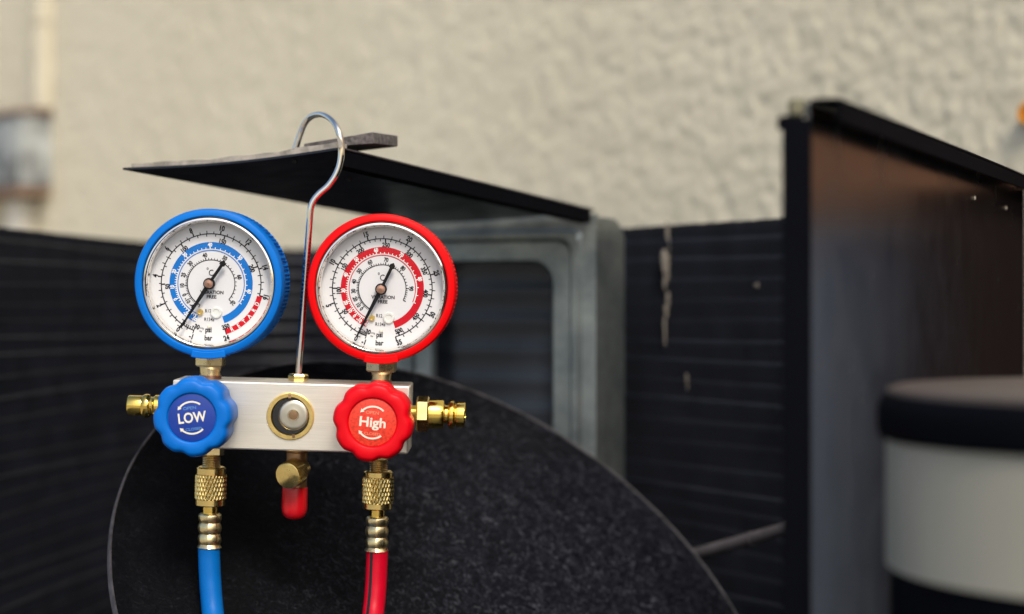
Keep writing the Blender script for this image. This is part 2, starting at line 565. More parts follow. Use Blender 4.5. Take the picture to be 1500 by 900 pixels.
# ---- galvanised window frame under the far edge of the cover
fx = Vector(((Rp - Fp).x, (Rp - Fp).y, 0))
FW = fx.length + 0.02
fx.normalize()
fn_ = Vector((fx.y, -fx.x, 0))              # front of the frame, towards the camera
if fn_.y > 0:
    fn_ = -fn_
fo0 = Vector((Fp.x, Fp.y, 0)) - fx * 0.02 - fn_ * 0.004
FTOP = Rp.z - 0.0018
FBOT = PAN
FH = FTOP - FBOT
def fpt(u, z, out):
    return fo0 + fx * u + fn_ * out + Vector((0, 0, z))
def rrect(u0, u1, z0, z1, r, n=8):
    pts = []
    for cx, cz, a0 in ((u1 - r, z1 - r, 0), (u0 + r, z1 - r, 90), (u0 + r, z0 + r, 180), (u1 - r, z0 + r, 270)):
        for i in range(n + 1):
            a = R(a0 + 90 * i / n)
            pts.append((cx + r * math.cos(a), cz + r * math.sin(a)))
    return pts
fm = MB()
stile = 0.034
zt_, zb_ = FTOP, FBOT
loops = [(0.0, 0.0002, -0.0012), (0.0, 0.0002, 0.0), (0.010, 0.006, 0.0), (0.0125, 0.007, 0.0035), (0.0165, 0.009, 0.0035), (0.019, 0.010, 0.0), (0.031, 0.016, 0.0), (0.033, 0.017, -0.003), (0.033, 0.017, -0.0045), (0.0, 0.0002, -0.0045)]
rows = [[fpt(u, z, out) for u, z in rrect(ins, FW - ins, zb_ + ins, zt_ - ins, r)] for ins, r, out in loops]
nn = len(rows[0])
vs = [p for row in rows for p in row]
fs = []
for j in range(len(rows)):
    j2 = (j + 1) % len(rows)
    for i in range(nn):
        i2 = (i + 1) % nn
        fs.append((j * nn + i, j * nn + i2, j2 * nn + i2, j2 * nn + i))
fm.add(vs, fs)
frame = upart(fm, 'window_frame', M['galv'], smooth=30)
# side flange going back from the right edge of the frame
e2 = Vector((eR.x, eR.y, 0)).normalized()
a = fpt(FW, 0, -0.001)
prof = []
hx = 0.052
sm = MB()
outer = []
for i in range(7):
    t = i / 6
    zz = FTOP - 0.002 - (0.012 * max(0, t - 0.6) / 0.4) ** 1.0 * (max(0, t - 0.6) / 0.4)
    outer.append((t * hx, zz))
pts = [a + e2 * u + Vector((0, 0, z)) for u, z in outer] + [a + e2 * hx + Vector((0, 0, FBOT)), a + Vector((0, 0, FBOT))]
sm.slab(pts, Vector((-e2.y, e2.x, 0)), 0.0014)
upart(sm, 'side_flange', M['galv'], frame, smooth=30, bevel=0.0005)
# recessed sheet with shallow pressed ribs, behind the opening
rm = MB()
rz_ = [FBOT + 0.03]
rib_prof = [(FBOT + 0.03, 0.0)]
zq = FTOP - 0.032
ribs_ = []
while zq > FBOT + 0.05:
    ribs_.append(zq)
    zq -= 0.021
for zq in sorted(ribs_):
    rib_prof += [(zq - 0.005, 0.0), (zq - 0.003, 0.0007), (zq + 0.003, 0.0007), (zq + 0.005, 0.0)]
rib_prof.append((FTOP - 0.024, 0.0))
vs = []
for z_, o_ in rib_prof:
    vs += [fpt(0.027, z_, -0.02 + o_), fpt(FW - 0.027, z_, -0.02 + o_), fpt(FW - 0.027, z_, -0.0215 + o_), fpt(0.027, z_, -0.0215 + o_)]
fs = []
for q in range(len(rib_prof) - 1):
    for e_ in range(4):
        e2_ = (e_ + 1) % 4
        fs.append((q * 4 + e_, q * 4 + e2_, q * 4 + 4 + e2_, q * 4 + 4 + e_))
rm.add(vs, fs)
upart(rm, 'recessed_panel', M['slate'], frame, smooth=50)

# ------------------------------------------------------------------ black cover plate lying on the frame
cov = empty('cover_plate', tuple(Np))
tag(cov, 'black bent sheet metal cover the gauge hook hangs on', 'metal cover')
def cpart(mb, name, mat, parent=cov, **kw):
    mb.v = [tuple(Vector(v) - Np) for v in mb.v]
    return mb.build(name, mat, parent, **kw)
LL, LR = (Lp - Np).length, (Rp - Np).length
m = MB()
# gently sprung sheet: a grid bowed by a few millimetres
gu, gv = 14, 20
vs, fs = [], []
for side in (0, 1):
    for j in range(gv + 1):
        for i in range(gu + 1):
            u, v = i / gu, j / gv
            sag = -0.0022 * math.sin(PI * u) * (1 - 0.4 * v)
            vs.append(Np + eL * (u * LL) + eR * (v * LR) + up * (sag + (0.0012 if side else 0)))
w = gu + 1
N1 = w * (gv + 1)
for j in range(gv):
    for i in range(gu):
        q = (j * w + i, j * w + i + 1, (j + 1) * w + i + 1, (j + 1) * w + i)
        fs += [q[::-1], tuple(x + N1 for x in q)]
edge = [i for i in range(gu)] + [j * w + gu for j in range(gv)] + [gv * w + gu - i for i in range(gu)] + [(gv - j) * w for j in range(gv)]
for a_, b_ in zip(edge, edge[1:] + edge[:1]):
    fs.append((a_, b_, b_ + N1, a_ + N1))
m.add(vs, fs)
cpart(m, 'sheet', M['black_sheet'], smooth=40)
m = MB()
FLH = 0.0088
m.slab([Np - up * FLH, Np + eR * (LR - 0.006) - up * FLH, Np + eR * (LR - 0.006) - up * 0.0002, Np - up * 0.0002], eL, 0.0012)
m.slab([Np - up * FLH + eL * 0.0013, Np + eR * (LR - 0.006) - up * FLH + eL * 0.0013, Np + eR * (LR - 0.006) - up * FLH + eL * 0.008, Np + eR * 0.004 - up * FLH + eL * 0.008], up, 0.0010)
cpart(m, 'folded_edge', M['matte_black'], smooth=0, bevel=0.0003)
m = MB()
m.tube([Np + up * 0.0005 - eL * 0.0003, Np + eR * LR + up * 0.0005 - eL * 0.0003], 0.0005, 6)
cpart(m, 'worn_edge', M['rim'])
# foam tape on the front edge, and the loose end of it that sticks up by the hook
m = MB()
prevs = []
nseg = 26
for i in range(nseg + 1):
    t = i / nseg
    c = Np + eL * (0.004 + t * (LL - 0.008)) + up * (0.0013 - 0.0022 * math.sin(PI * t))
    hh = 0.0022 + 0.0012 * noise.noise(Vector((t * 9, 2, 0))) + 0.0010 * (1 - t)
    b_ = c + eR * (0.002 + 0.0008 * noise.noise(Vector((t * 14, 0, 3))))
    prevs.append([b_, b_ + eR * 0.011, b_ + eR * 0.011 + up * hh, b_ + up * hh])
vs = [p for r_ in prevs for p in r_]
fs = [(0, 3, 2, 1), (nseg * 4, nseg * 4 + 1, nseg * 4 + 2, nseg * 4 + 3)]
for i in range(nseg):
    for q in range(4):
        q2 = (q + 1) % 4
        fs.append((i * 4 + q, i * 4 + q2, (i + 1) * 4 + q2, (i + 1) * 4 + q))
m.add(vs, fs)
cpart(m, 'foam_tape', M['foam_pale'], smooth=0)
dn = 1.052
m = MB()
A = [P(430, 221, dn), P(505, 216, dn), P(556, 217, dn + 0.004), P(584, 215, dn + 0.03), P(584, 215, dn + 0.03)]
blk = [(P(445, 219, dn), 0.003), (P(500, 214, dn), 0.0045), (P(548, 210.5, dn), 0.0058)]
sec = []
for c, hh in blk:
    sec.append([c, c + Vector((0.006, 0.030, -0.0006)), c + Vector((0.006, 0.030, hh)), c + Vector((0, 0, hh))])
sec[-1][1] = P(583, 215, dn + 0.03); sec[-1][2] = P(583, 199, dn + 0.03); sec[-1][3] = P(546, 193.5, dn)
vs = [p for r_ in sec for p in r_]
fs = [(0, 3, 2, 1), (8, 9, 10, 11)]
for i in range(2):
    for q in range(4):
        q2 = (q + 1) % 4
        fs.append((i * 4 + q, i * 4 + q2, (i + 1) * 4 + q2, (i + 1) * 4 + q))
m.add(vs, fs)
fbk = cpart(m, 'foam_block', M['foam'], smooth=0, bevel=0.0004)
fbk['label'] = 'dark grey foam end peeling up beside the hook'
for px, py, dd in ((432, 231, 1.07), (513, 257, 1.08)):
    t = (Np - CAM).dot(up) / ray(px, py).dot(up)
    q = CAM + ray(px, py) * t
    m = MB(); m.lathe([(0.0013, 0.0018), (0.0013, -0.0028), (0.0008, -0.0034), (0, -0.0034)], q, up, 12)
    cpart(m, 'rivet', M['black_hole'])

# ------------------------------------------------------------------ round black speckled plate leaning in the unit
KD = 1.12
dc = CAM + Vector(((680 - 750) * K, 1, (450 - 924.4) * K)) * 0.99 * KD
dth, dph, dr = 0.788, -0.879, 0.186 * KD
dn_ = Vector((math.sin(dth) * math.cos(dph), math.sin(dth) * math.sin(dph), math.cos(dth)))
disc = empty('round_plate', tuple(dc))
tag(disc, 'large round black speckled plate behind the gauge hoses', 'round plate')
m = MB()
m.lathe([(0, 0.012)] + [(dr * k / 16, 0.012 * (1 - (k / 16) ** 2) ) for k in range(1, 15)] + [(dr * 0.94, 0.0006), (dr * 0.962, 0.0), (dr * 0.985, 0.0012), (dr * 0.994, 0.0012), (dr * 0.994, -0.002), (0, -0.002)], (0, 0, 0), dn_, 160)
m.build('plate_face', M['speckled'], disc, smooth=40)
m = MB()
def chip(r, a, h):
    return r * (1 + 0.0012 * noise.noise(Vector((math.cos(a) * 9, math.sin(a) * 9, h * 50))))
m.lathe([(dr * 0.9945, 0.0), (dr * 0.9945, 0.0019), (dr * 0.998, 0.0022), (dr, 0.0014), (dr * 0.999, -0.0022), (dr * 0.9945, -0.0022), (dr * 0.9945, 0.0)], (0, 0, 0), dn_, 200, fn=chip)
m.build('worn_rim', M['rim'], disc)

# grey pipe crossing behind the plate
m = MB()
pa, pb = P(940, 838, 1.33), P(1210, 757, 1.20)
m.tube(smooth_path([pa, pa.lerp(pb, 0.3) + Vector((0, 0, 0.0008)), pa.lerp(pb, 0.7), pb], 8), 0.0042, 20)
m.tube([pa.lerp(pb, 0.62), pa.lerp(pb, 0.63)], 0.0047, 20)
tag(m.build('pipe', M['pipe']), 'thin grey pipe sticking out from behind the round plate', 'pipe')

# ------------------------------------------------------------------ tall side panel on the right and its neighbour
pn0, pn1 = P(1186, 150, 0.70), P(1500, 270, 1.167)
ptop = pn0.z
pn1.z = ptop
pdir = (pn1 - pn0); plen = pdir.length; pdir.normalize()
pnn = Vector((pdir.y, -pdir.x, 0))           # the face seen, towards the right
sp = empty('side_panel', (pn0.x, pn0.y, PAN))
tag(sp, 'tall dark brown glossy sheet metal panel standing on the right', 'metal panel')
spo = Vector((pn0.x, pn0.y, PAN))
def spart(mb, name, mat, parent=sp, **kw):
    mb.v = [tuple(Vector(v) - spo) for v in mb.v]
    return mb.build(name, mat, parent, **kw)
def qp(u, z, out=0.0):
    return Vector((pn0.x, pn0.y, z)) + pdir * u + pnn * out
m = MB()
m.slab([qp(0, PAN), qp(plen, PAN), qp(plen, ptop), qp(0, ptop)], -pnn, 0.0015)
spart(m, 'sheet', M['panel'], smooth=0)
m = MB()
m.slab([qp(0, ptop - 0.0002, 0.0002), qp(plen, ptop - 0.0002, 0.0002), qp(plen, ptop - 0.0002, 0.011), qp(0, ptop - 0.0002, 0.011)], Vector((0, 0, 1)), 0.0014)
m.slab([qp(0.0, ptop - 0.0072, 0.0098), qp(plen, ptop - 0.0072, 0.0098), qp(plen, ptop - 0.0004, 0.0098), qp(0.0, ptop - 0.0004, 0.0098)], pnn, 0.0013)
spart(m, 'top_flange', M['matte_black'], smooth=0, bevel=0.0004)
m = MB()
fl = Vector((-1, 0.10, 0)).normalized()
b0 = Vector((pn0.x + 0.0004, pn0.y - 0.0023, 0))
fz = ptop - 0.006
m.slab([b0 + Vector((0, 0, PAN)), b0 + fl * 0.0102 + Vector((0, 0, PAN)), b0 + fl * 0.0102 + Vector((0, 0, fz)), b0 + Vector((0, 0, fz))], Vector((0, 1, 0)), 0.0016)
spart(m, 'front_flange', M['matte_black'], smooth=0, bevel=0.0005)
m = MB()
m.box(pn0.x - 0.0108, pn0.x - 0.002, pn0.y - 0.001, pn0.y + 0.006, fz - 0.0035, fz + 0.0012)
spart(m, 'corner_tab', M['matte_black'], bevel=0.001)
m = MB()
m.box(pn0.x - 0.0066, pn0.x - 0.0003, pn0.y + 0.002, pn0.y + 0.010, fz + 0.0014, ptop + 0.0016)
spart(m, 'dusty_pad', M['pad'], bevel=0.001)
def on_panel(px, py):
    r_ = ray(px, py)
    t = (spo - CAM).dot(pnn) / r_.dot(pnn)
    return CAM + r_ * t
for px, py in ((1427, 290), (1473, 305)):
    m = MB(); m.lathe([(0.0015, -0.0005), (0.0015, 0.0003), (0.0009, 0.0009), (0, 0.0010)], on_panel(px, py), pnn, 14)
    spart(m, 'screw', M['steel'])
cp0 = Vector((pn1.x, pn1.y, 0)) + pdir * 0.002
cpn = pnn
m = MB()
m.slab([cp0 + Vector((0, 0, PAN)), cp0 + pnn * 0.085 + Vector((0, 0, PAN)), cp0 + pnn * 0.085 + Vector((0, 0, ptop - 0.003)), cp0 + Vector((0, 0, ptop - 0.003))], pdir, 0.0015)
m.slab([cp0 + Vector((0, 0, ptop - 0.0028)), cp0 + pnn * 0.085 + Vector((0, 0, ptop - 0.0028)), cp0 + pnn * 0.085 - pdir * 0.012 + Vector((0, 0, ptop - 0.0028)), cp0 - pdir * 0.012 + pnn * 0.012 + Vector((0, 0, ptop - 0.0028))], Vector((0, 0, 1)), 0.0014)
tag(m.build('end_panel', M['maroon'], smooth=0), 'reddish dark panel joining the tall panel at the right edge', 'metal panel')

# ------------------------------------------------------------------ compressor can in the lower right corner
cc = CAM + Vector(((1755 - 750) * K, 1, 0)) * 0.66
cr = 450 * K * 0.66
comp = empty('compressor', (cc.x, cc.y, PAN))
tag(comp, 'blurred black compressor can with a wide cream label band', 'compressor')
def cz(py):                                  # height on the silhouette seen at this row
    return H - PAN + (450 - py) * K * 0.655
m = MB()
m.lathe([(0, 0), (cr * 0.97, 0), (cr * 0.985, 0.004), (cr * 0.985, cz(700)), (0, cz(700))], (0, 0, 0), (0, 0, 1), 96)
m.build('can_body', M['matte_black'], comp)
m = MB()
zl0, zl1 = cz(836), cz(648)
m.lathe([(cr * 0.986, zl0), (cr, zl0), (cr, zl1), (cr * 0.986, zl1), (cr * 0.986, zl0)], (0, 0, 0), (0, 0, 1), 128)
m.build('label_band', M['label'], comp)
m = MB()
ct = cz(574)
prof = [(0, zl1 + 0.0008), (cr * 1.02, zl1 + 0.0008), (cr * 1.028, zl1 + 0.003)]
rr = 0.0075
for i in range(9):
    a = R(90 * i / 8)
    prof.append((cr * 1.028 - rr + rr * math.cos(a), ct - rr + rr * math.sin(a)))
prof += [(cr * 0.72, ct + 0.001), (cr * 0.70, ct - 0.002), (cr * 0.3, ct - 0.002), (0, ct - 0.002)]
m.lathe(prof, (0, 0, 0), (0, 0, 1), 96)
m.build('cap', M['matte_black'], comp)
m = MB()
m.lathe([(0, ct - 0.0015), (0, ct + 0.0016), (cr * 0.96, ct + 0.0014), (cr * 0.995, ct + 0.0003), (cr * 0.995, ct - 0.0015)], (0, 0, 0), (0, 0, 1), 96)
m.build('dusty_lid', M['paler'], comp)

# brown board and cabinet added out of view to tint the tall panel's reflections
bd = empty('tint_board', tuple(WA + WU * 0.42 + Vector((0, 0, H + 0.07)) + WN * 0.012), (0, 0, math.atan2(WU.y, WU.x)))
tag(bd, 'rust brown timber board added out of view to warm the reflection in the tall panel', 'board')
for k in range(3):
    m = MB(); m.box(-0.30, 0.30, -0.009, 0.009, 0.105 * k, 0.105 * k + 0.102)
    m.build('tint_plank', M['tinting'], bd, bevel=0.002)
# unseen cabinet added at the right for the cool reflection in the tall panel
nb = empty('tint_cabinet', (0.56, 1.14, 0))
tag(nb, 'blue grey cabinet added out of view to cool the reflection in the tall panel', 'cabinet')
m = MB(); m.box(-0.155, 0.10, -0.07, 0.05, 0.03, H + 0.035)
m.build('body', M['blue_grey'], nb, bevel=0.006)
m = MB(); m.box(-0.158, 0.103, -0.073, 0.053, H + 0.0355, H + 0.047)
m.build('tint_cabinet_top', M['blue_grey'], nb, bevel=0.004)
m = MB(); m.box(-0.14, 0.085, -0.06, 0.04, 0.0, 0.0295)
m.build('tint_cabinet_plinth', M['matte_black'], nb, bevel=0.003)

# ------------------------------------------------------------------ manifold gauge set
ROLL, PITCH = R(1.6), R(1.2)
MR = Matrix.Rotation(ROLL, 3, 'Y') @ Matrix.Rotation(PITCH, 3, 'X')
MO = P(426, 610, 1.0)
man = empty('manifold_gauge_set', tuple(MO), MR.to_euler())
tag(man, 'aluminium manifold with blue and red pressure gauges hanging from a chrome hook', 'gauge manifold')
MRI = MR.transposed()
def L(px, py, y=0.0):
    """local point of the manifold's plane at depth y that is seen at this pixel"""
    o = MRI @ (CAM - MO)
    d = MRI @ ray(px, py)
    return o + d * ((y - o.y) / d.y)
def local(pw):
    return MRI @ (Vector(pw) - MO)
FR = Vector((0, -1, 0))

# block
BD = 0.036
tl, tr_, bl, br = L(252, 557), L(600, 562.5), L(252, 655), L(598, 664.5)
x0, x1 = (tl.x + bl.x) / 2, (tr_.x + br.x) / 2
z1, z0 = L(426, 561).z, L(426, 661).z
b = MB()
b.box(x0, x1, 0, BD, z0, z1)
block = b.build('block', M['alu'], man, bevel=0.0009)
ZM = (z0 + z1) / 2
YM = BD / 2

def hexa_nut(mb, c, ax, r, h0, h1, mi=0, rot=0.0, up=None, ch=0.0008):
    """a hexagon along ax with chamfered ends; r is the corner radius"""
    mb.lathe([(r * 0.3, h0), (r * 0.9, h0), (r, h0 + ch), (r, h1 - ch), (r * 0.9, h1), (r * 0.3, h1)], c, ax, 6, mi, up=up)
def knurl_nut(mb, c, ax, r, h0, h1, n=27, amp=0.0005, rows=44, seg=240):
    prof = [(r, h0 + (h1 - h0) * j / rows) for j in range(rows + 1)]
    pitch = 2 * PI * r / n
    def tri(t):
        t = t % 1.0
        return abs(t * 2 - 1)
    def fn(rr, a, h):
        s1 = tri((a * n / (2 * PI)) + (h / pitch) * 0.42)
        s2 = tri((a * n / (2 * PI)) - (h / pitch) * 0.42)
        e = min(1.0, (h - h0) / 0.0006 if h - h0 < h1 - h else (h1 - h) / 0.0006)
        g = max(0.0, 1 - min(s1, s2) / 0.62)
        return rr - amp * (g * max(0, e) + 0.5 * (1 - max(0, e)))
    mb.lathe([(r * 0.7, h0)] + prof + [(r * 0.7, h1)], c, ax, seg, fn=fn)
def thread(r, h0, h1, pitch=0.0011, amp=0.00035):
    n = max(2, int((h1 - h0) / pitch * 2))
    return [(r - (amp if i % 2 else 0), h0 + (h1 - h0) * i / n) for i in range(n + 1)]

# ---- gauges
def make_gauge(colour, cx, cy, dcx, dcy, hubx, huby, spec):
    FRONT = -0.0045                          # front of the rubber boot, in the manifold's depth
    DIAL = 0.0055
    q = L(dcx, dcy, DIAL)
    d_d = (MO + MR @ q).y
    s = K * d_d                              # metres per photo pixel on the dial
    d_f = (MO + MR @ L(cx, cy, FRONT)).y
    sf = K * d_f
    C = Vector((q.x, 0, q.z))
    Cf = L(cx, cy, FRONT)
    C0 = Vector(((C.x + Cf.x) / 2, 0, (C.z + Cf.z) / 2))
    boot = MB()
    ro, ri = 109.3 * sf, 97.4 * sf
    back = 0.031
    NK = 110
    seg = NK * 4
    def kn(r, a, h):
        hh = -h
        if 0.0075 < hh < 0.0275 and r > ro * 0.95:
            return r * (1.0 + 0.004) - (0.0009 if (int(a / (2 * PI) * seg) % 4) in (0, 1) else 0.0)
        return r
    F = -FRONT
    prof = [(ri, F - 0.004), (ri, F - 0.0006), (ri + 0.0006, F), (ro - 0.0022, F), (ro - 0.0007, F - 0.0007), (ro, F - 0.0024), (ro, F - 0.0095), (ro, -0.0068),
            (ro, -0.0076), (ro, -0.0270), (ro, -0.0276), (ro - 0.0012, -back + 0.001), (ro - 0.003, -back), (0, -back)]
    boot.lathe(prof, C0, FR, seg, 0, fn=kn, up=(1, 0, 0))
    gauge = boot.build('pressure_gauge', M[colour], man, smooth=30)
    gauge['label'] = spec['label']
    # flat raised tab at the bottom of the boot, over the stem
    tab = MB()
    for k in range(9):
        pass
    a0, a1 = R(258), R(285)
    ring = []
    for k in range(11):
        a = a0 + (a1 - a0) * k / 10
        u_ = Vector((math.cos(a), 0, math.sin(a)))
        ring.append((C0 + u_ * (ri + 0.0012), C0 + u_ * (ro + 0.0006)))
    vs, fs = [], []
    for k, (pi_, po_) in enumerate(ring):
        for y in (FRONT - 0.0005, 0.012):
            vs += [pi_ + Vector((0, y, 0)), po_ + Vector((0, y, 0))]
    for k in range(10):
        o_ = k * 4
        fs += [(o_, o_ + 1, o_ + 5, o_ + 4), (o_ + 2, o_ + 6, o_ + 7, o_ + 3), (o_ + 1, o_ + 3, o_ + 7, o_ + 5), (o_, o_ + 4, o_ + 6, o_ + 2)]
    fs += [(0, 2, 3, 1), (40, 41, 43, 42)]
    tab.add(vs, fs)
    tab.build('boot_tab', M[colour], gauge, smooth=30, bevel=0.0004)
    # chrome case wall inside the boot, from the boot's lip back to the dial
    rd = 90.5 * s
    bz = MB()
    bz.lathe([(ri - 0.0001, F - 0.0042), (ri - 0.0006, F - 0.0012), (ri - 0.0014, F - 0.0010), (ri - 0.0024, F - 0.0030), (ri - 0.0026, -0.0030), (ri + 0.0008, -0.0054), (ri + 0.0008, F - 0.0042), (ri - 0.0001, F - 0.0042)], C0, FR, 128)
    bz.build('chrome_bezel', M['chrome'], gauge)
    cr_ = MB()
    cr_.lathe([(rd + 0.0010, -0.0050), (rd - 0.0006, -0.0046), (rd - 0.0003, F - 0.0065), (ri - 0.0026, F - 0.0062)], C0, FR, 128)
    cr_.build('dial_surround', M['peg'], gauge)
    # dial with its printing
    D = MB()
    ROT = 1.6                                # the printing is measured in the picture, the manifold already rolls by this much
    YS = [DIAL, DIAL - 0.00012, DIAL - 0.00024, DIAL - 0.00034]
    def pt(a, r, lay):
        t = R(a - ROT)
        return Vector((C.x + math.sin(t) * r * s, YS[lay], C.z + math.cos(t) * r * s))
    D.lathe([(0, -DIAL), (rd + 0.001, -DIAL)], C, FR, 96, 0)
    def arc(a0, a1, r0, r1, lay, mi):
        n_ = max(2, int(abs(a1 - a0) / 3))
        vs = []
        for k in range(n_ + 1):
            a = a0 + (a1 - a0) * k / n_
            vs += [pt(a, r0, lay), pt(a, r1, lay)]
        D.add(vs, [(2 * k, 2 * k + 1, 2 * k + 3, 2 * k + 2) for k in range(n_)], mi)
    def tick(a, r0, r1, wpx, lay, mi):
        t = R(a - ROT)
        u_, w_ = Vector((math.sin(t), 0, math.cos(t))), Vector((math.cos(t), 0, -math.sin(t)))
        o_ = Vector((C.x, YS[lay], C.z))
        D.add([o_ + (u_ * r0 - w_ * wpx / 2) * s, o_ + (u_ * r0 + w_ * wpx / 2) * s, o_ + (u_ * r1 + w_ * wpx / 2) * s, o_ + (u_ * r1 - w_ * wpx / 2) * s], [(0, 3, 2, 1)], mi)
    def text(txt, x, y, h, rot, lay, mi, bold=0.008, sx=0.82):
        vs, fs = text_mesh(txt, bold)
        t = R(-rot)
        k = h / 0.70
        out = []
        for vx, vy in vs:
            vx, vy = vx * k * sx, vy * k
            X, Y = vx * math.cos(t) - vy * math.sin(t), vx * math.sin(t) + vy * math.cos(t)
            out.append(Vector((C.x + (x + X) * s, YS[lay], C.z + (y + Y) * s)))
        D.add(out, fs, mi)
    def rtext(txt, a, r, h, lay, mi, bold=0.008, flip=None):
        a_ = a % 360
        fl_ = (108 < a_ < 258) if flip is None else flip
        t = R(a - ROT)
        text(txt, math.sin(t) * r, math.cos(t) * r, h, (a - ROT) - (180 if fl_ else 0), lay, mi, bold)
    bar = lambda v: spec['zero'] + spec['deg'] * v
    psi = lambda v: bar(v * 0.0689476)
    end = spec['bar_end']
    # outer scale
    arc(bar(-1), bar(end), 72.3, 73.8, 1, 1)
    for k in range(int(round((end + 1) / spec['bar_minor'])) + 1):
        v = -1 + k * spec['bar_minor']
        major = abs(v / spec['bar_major'] - round(v / spec['bar_major'])) < 1e-6
        half = abs(v - round(v)) < 1e-6
        tick(bar(v), 73.2, 78.8 if major else (77.6 if half else 76.4), 1.9 if major else 1.25, 1, 1)
    v = 0
    while v <= spec['psi_end']:
        major = v % 50 == 0
        tick(psi(v), 67.2 if major else 69.2, 73.2, 1.9 if major else 1.25, 1, 1)
        v += spec['psi_minor']
    for k in range(7):
        tick(bar(-1) + (bar(0) - bar(-1)) * k / 6, 69, 73, 1.2, 1, 1)
    for rr_ in (66.5, 77.6):                 # the two bars that cross the zero mark
        t0 = bar(0)
        arc(t0 - 3.4, t0 + 3.4, rr_, rr_ + 1.2, 1, 1)
    for v, txt in spec['bar']:
        rtext(txt, v, 82.6, 7.2, 1, 1, 0.045)
    for v, txt in spec['psi']:
        rtext(txt, v, 63.8 if txt not in ('350', '500') else 66.5, 6.4, 1, 1, 0.045)
    rtext('-30', spec['m30'], 66.5, 6.6, 1, 1, 0.045)
    rtext('inHg', spec['m30'] - 7.5, 66.5, 2.8, 1, 1)
    rtext('vac', spec['m30'] - 7, 71, 2.8, 1, 1)
    # coloured band
    arc(spec['band'][0], spec['band'][1], 50.6, 61, 1, 2)
    arc(spec['band'][0] + 4, spec['thin_end'], 48.0, 49.2, 1, 2)
    arc(spec['band'][0] + 3, spec['thin_end'], 50.2, 51.1, 2, 4)
    nums = spec['band_nums']
    for (a, txt), nxt in zip(nums, nums[1:] + [None]):
        rtext(txt, a, 57.2, 5.3, 2, 4, 0.045)
        tick(a, 51, 54.6, 1.4, 2, 4)
        if nxt:
            gap = (nxt[0] - a) % 360
            n_ = max(3, min(6, int(gap / 3.0)))
            for k in range(1, n_):
                tick(a + gap * k / n_, 51, 53.4, 1.1, 2, 4)
    gap = (spec['thin_end'] - nums[-1][0]) % 360
    for k in range(1, 4):
        tick(nums[-1][0] + gap * k / 3, 51, 53.6, 1.1, 2, 4)
    # inner scale
    nums = spec['inner']
    arc(spec['inner_arc'][0], spec['inner_arc'][1], 34.2, 35.4, 1, 1)
    for (a, txt), nxt in zip(nums, nums[1:] + [None]):
        if txt:
            rtext(txt, a, 42.6, 5.8, 1, 1, 0.04)
        tick(a, 35, 39.2, 1.4, 1, 1)
        if nxt:
            gap = (nxt[0] - a) % 360
            n_ = max(3, min(6, int(gap / 3.2)))
            for k in range(1, n_):
                tick(a + gap * k / n_, 35, 37.6, 1.0, 1, 1)
    # words
    text('\u00b0', -5.6, 18.5, 9, 0, 1, 1, 0.005)
    text('C', -0.5, 16.0, 9, 0, 1, 1, 0.005)
    text('VIBRATION', 1.6, -12.6, 4.9, 0, 1, 1, 0.03, 0.95)
    text('FREE', 1.0, -19.2, 4.9, 0, 1, 1, 0.03, 1.0)
    text('R12', -3.5, -40, 5.0, 0, 1, 1, 0.012)
    text('R134a', -1.6, -52.4, 5.0, 0, 1, 1, 0.012)
    text('psi', -2.2, -67.6, 7.4, 0, 1, 1, 0.03)
    text('bar', -2.2, -79.6, 7.4, 0, 1, 1, 0.03)
    if spec.get('retard'):
        arc(104.8, 163.0, 69.6, 77.2, 1, 3)
        tick(163.4, 69, 78, 1.4, 1, 1)
        for ch, a in zip('RETARD', (155.5, 147, 139, 130.6, 122, 114)):
            rtext(ch, a, 73.4, 6.2, 2, 4, 0.02, flip=True)
    D.build('dial', [M['dial'], M['ink'], M['band_' + colour], M['band_red'], M['print_white']], gauge, smooth=0)
    # brass screw, milky boss and a small pale pin on the dial
    def dp(px, py, y):
        return L(px, py, y)
    sc_ = MB()
    sc_.lathe([(4.6 * s, -DIAL), (4.6 * s, -DIAL + 0.0010), (3.9 * s, -DIAL + 0.0015), (2.2 * s, -DIAL + 0.0015), (1.9 * s, -DIAL + 0.0011), (0, -DIAL + 0.0011)], Vector((dp(*spec['screw'], DIAL).x, 0, dp(*spec['screw'], DIAL).z)), FR, 28)
    sc_.build('dial_screw', M['brass'], gauge)
    pg = MB()
    c_ = dp(*spec['peg'], DIAL)
    pg.lathe([(8.6 * s, -DIAL), (8.6 * s, -DIAL + 0.0006), (7.6 * s, -DIAL + 0.0012), (5.2 * s, -DIAL + 0.0012), (4.6 * s, -DIAL + 0.0008), (0, -DIAL + 0.0007)], Vector((c_.x, 0, c_.z)), FR, 32)
    pg.build('stop_boss', M['peg'], gauge)
    pg = MB()
    c_ = dp(*spec['pin'], DIAL)
    pg.lathe([(2.6 * s, -DIAL), (2.6 * s, -DIAL + 0.0008), (1.8 * s, -DIAL + 0.0013), (0, -DIAL + 0.0014)], Vector((c_.x, 0, c_.z)), FR, 20)
    pg.build('stop_pin', M['print_cream'], gauge)
    # needle and hub
    NY = 0.0012
    hub = L(hubx, huby, NY)
    tip, tail = L(*spec['tip'], NY), L(*spec['tail'], NY)
    nd = MB()
    def blade(p, q_, w0, w1):
        d_ = (q_ - p).normalized()
        w_ = Vector((d_.z, 0, -d_.x))
        return [p - w_ * w0 * s, p + w_ * w0 * s, q_ + w_ * w1 * s, q_ - w_ * w1 * s]
    nd.slab(blade(hub, tip, 3.3, 1.2), Vector((0, 1, 0)), 0.0005)
    d_ = (tail - hub).normalized()
    w_ = Vector((d_.z, 0, -d_.x))
    e = tail
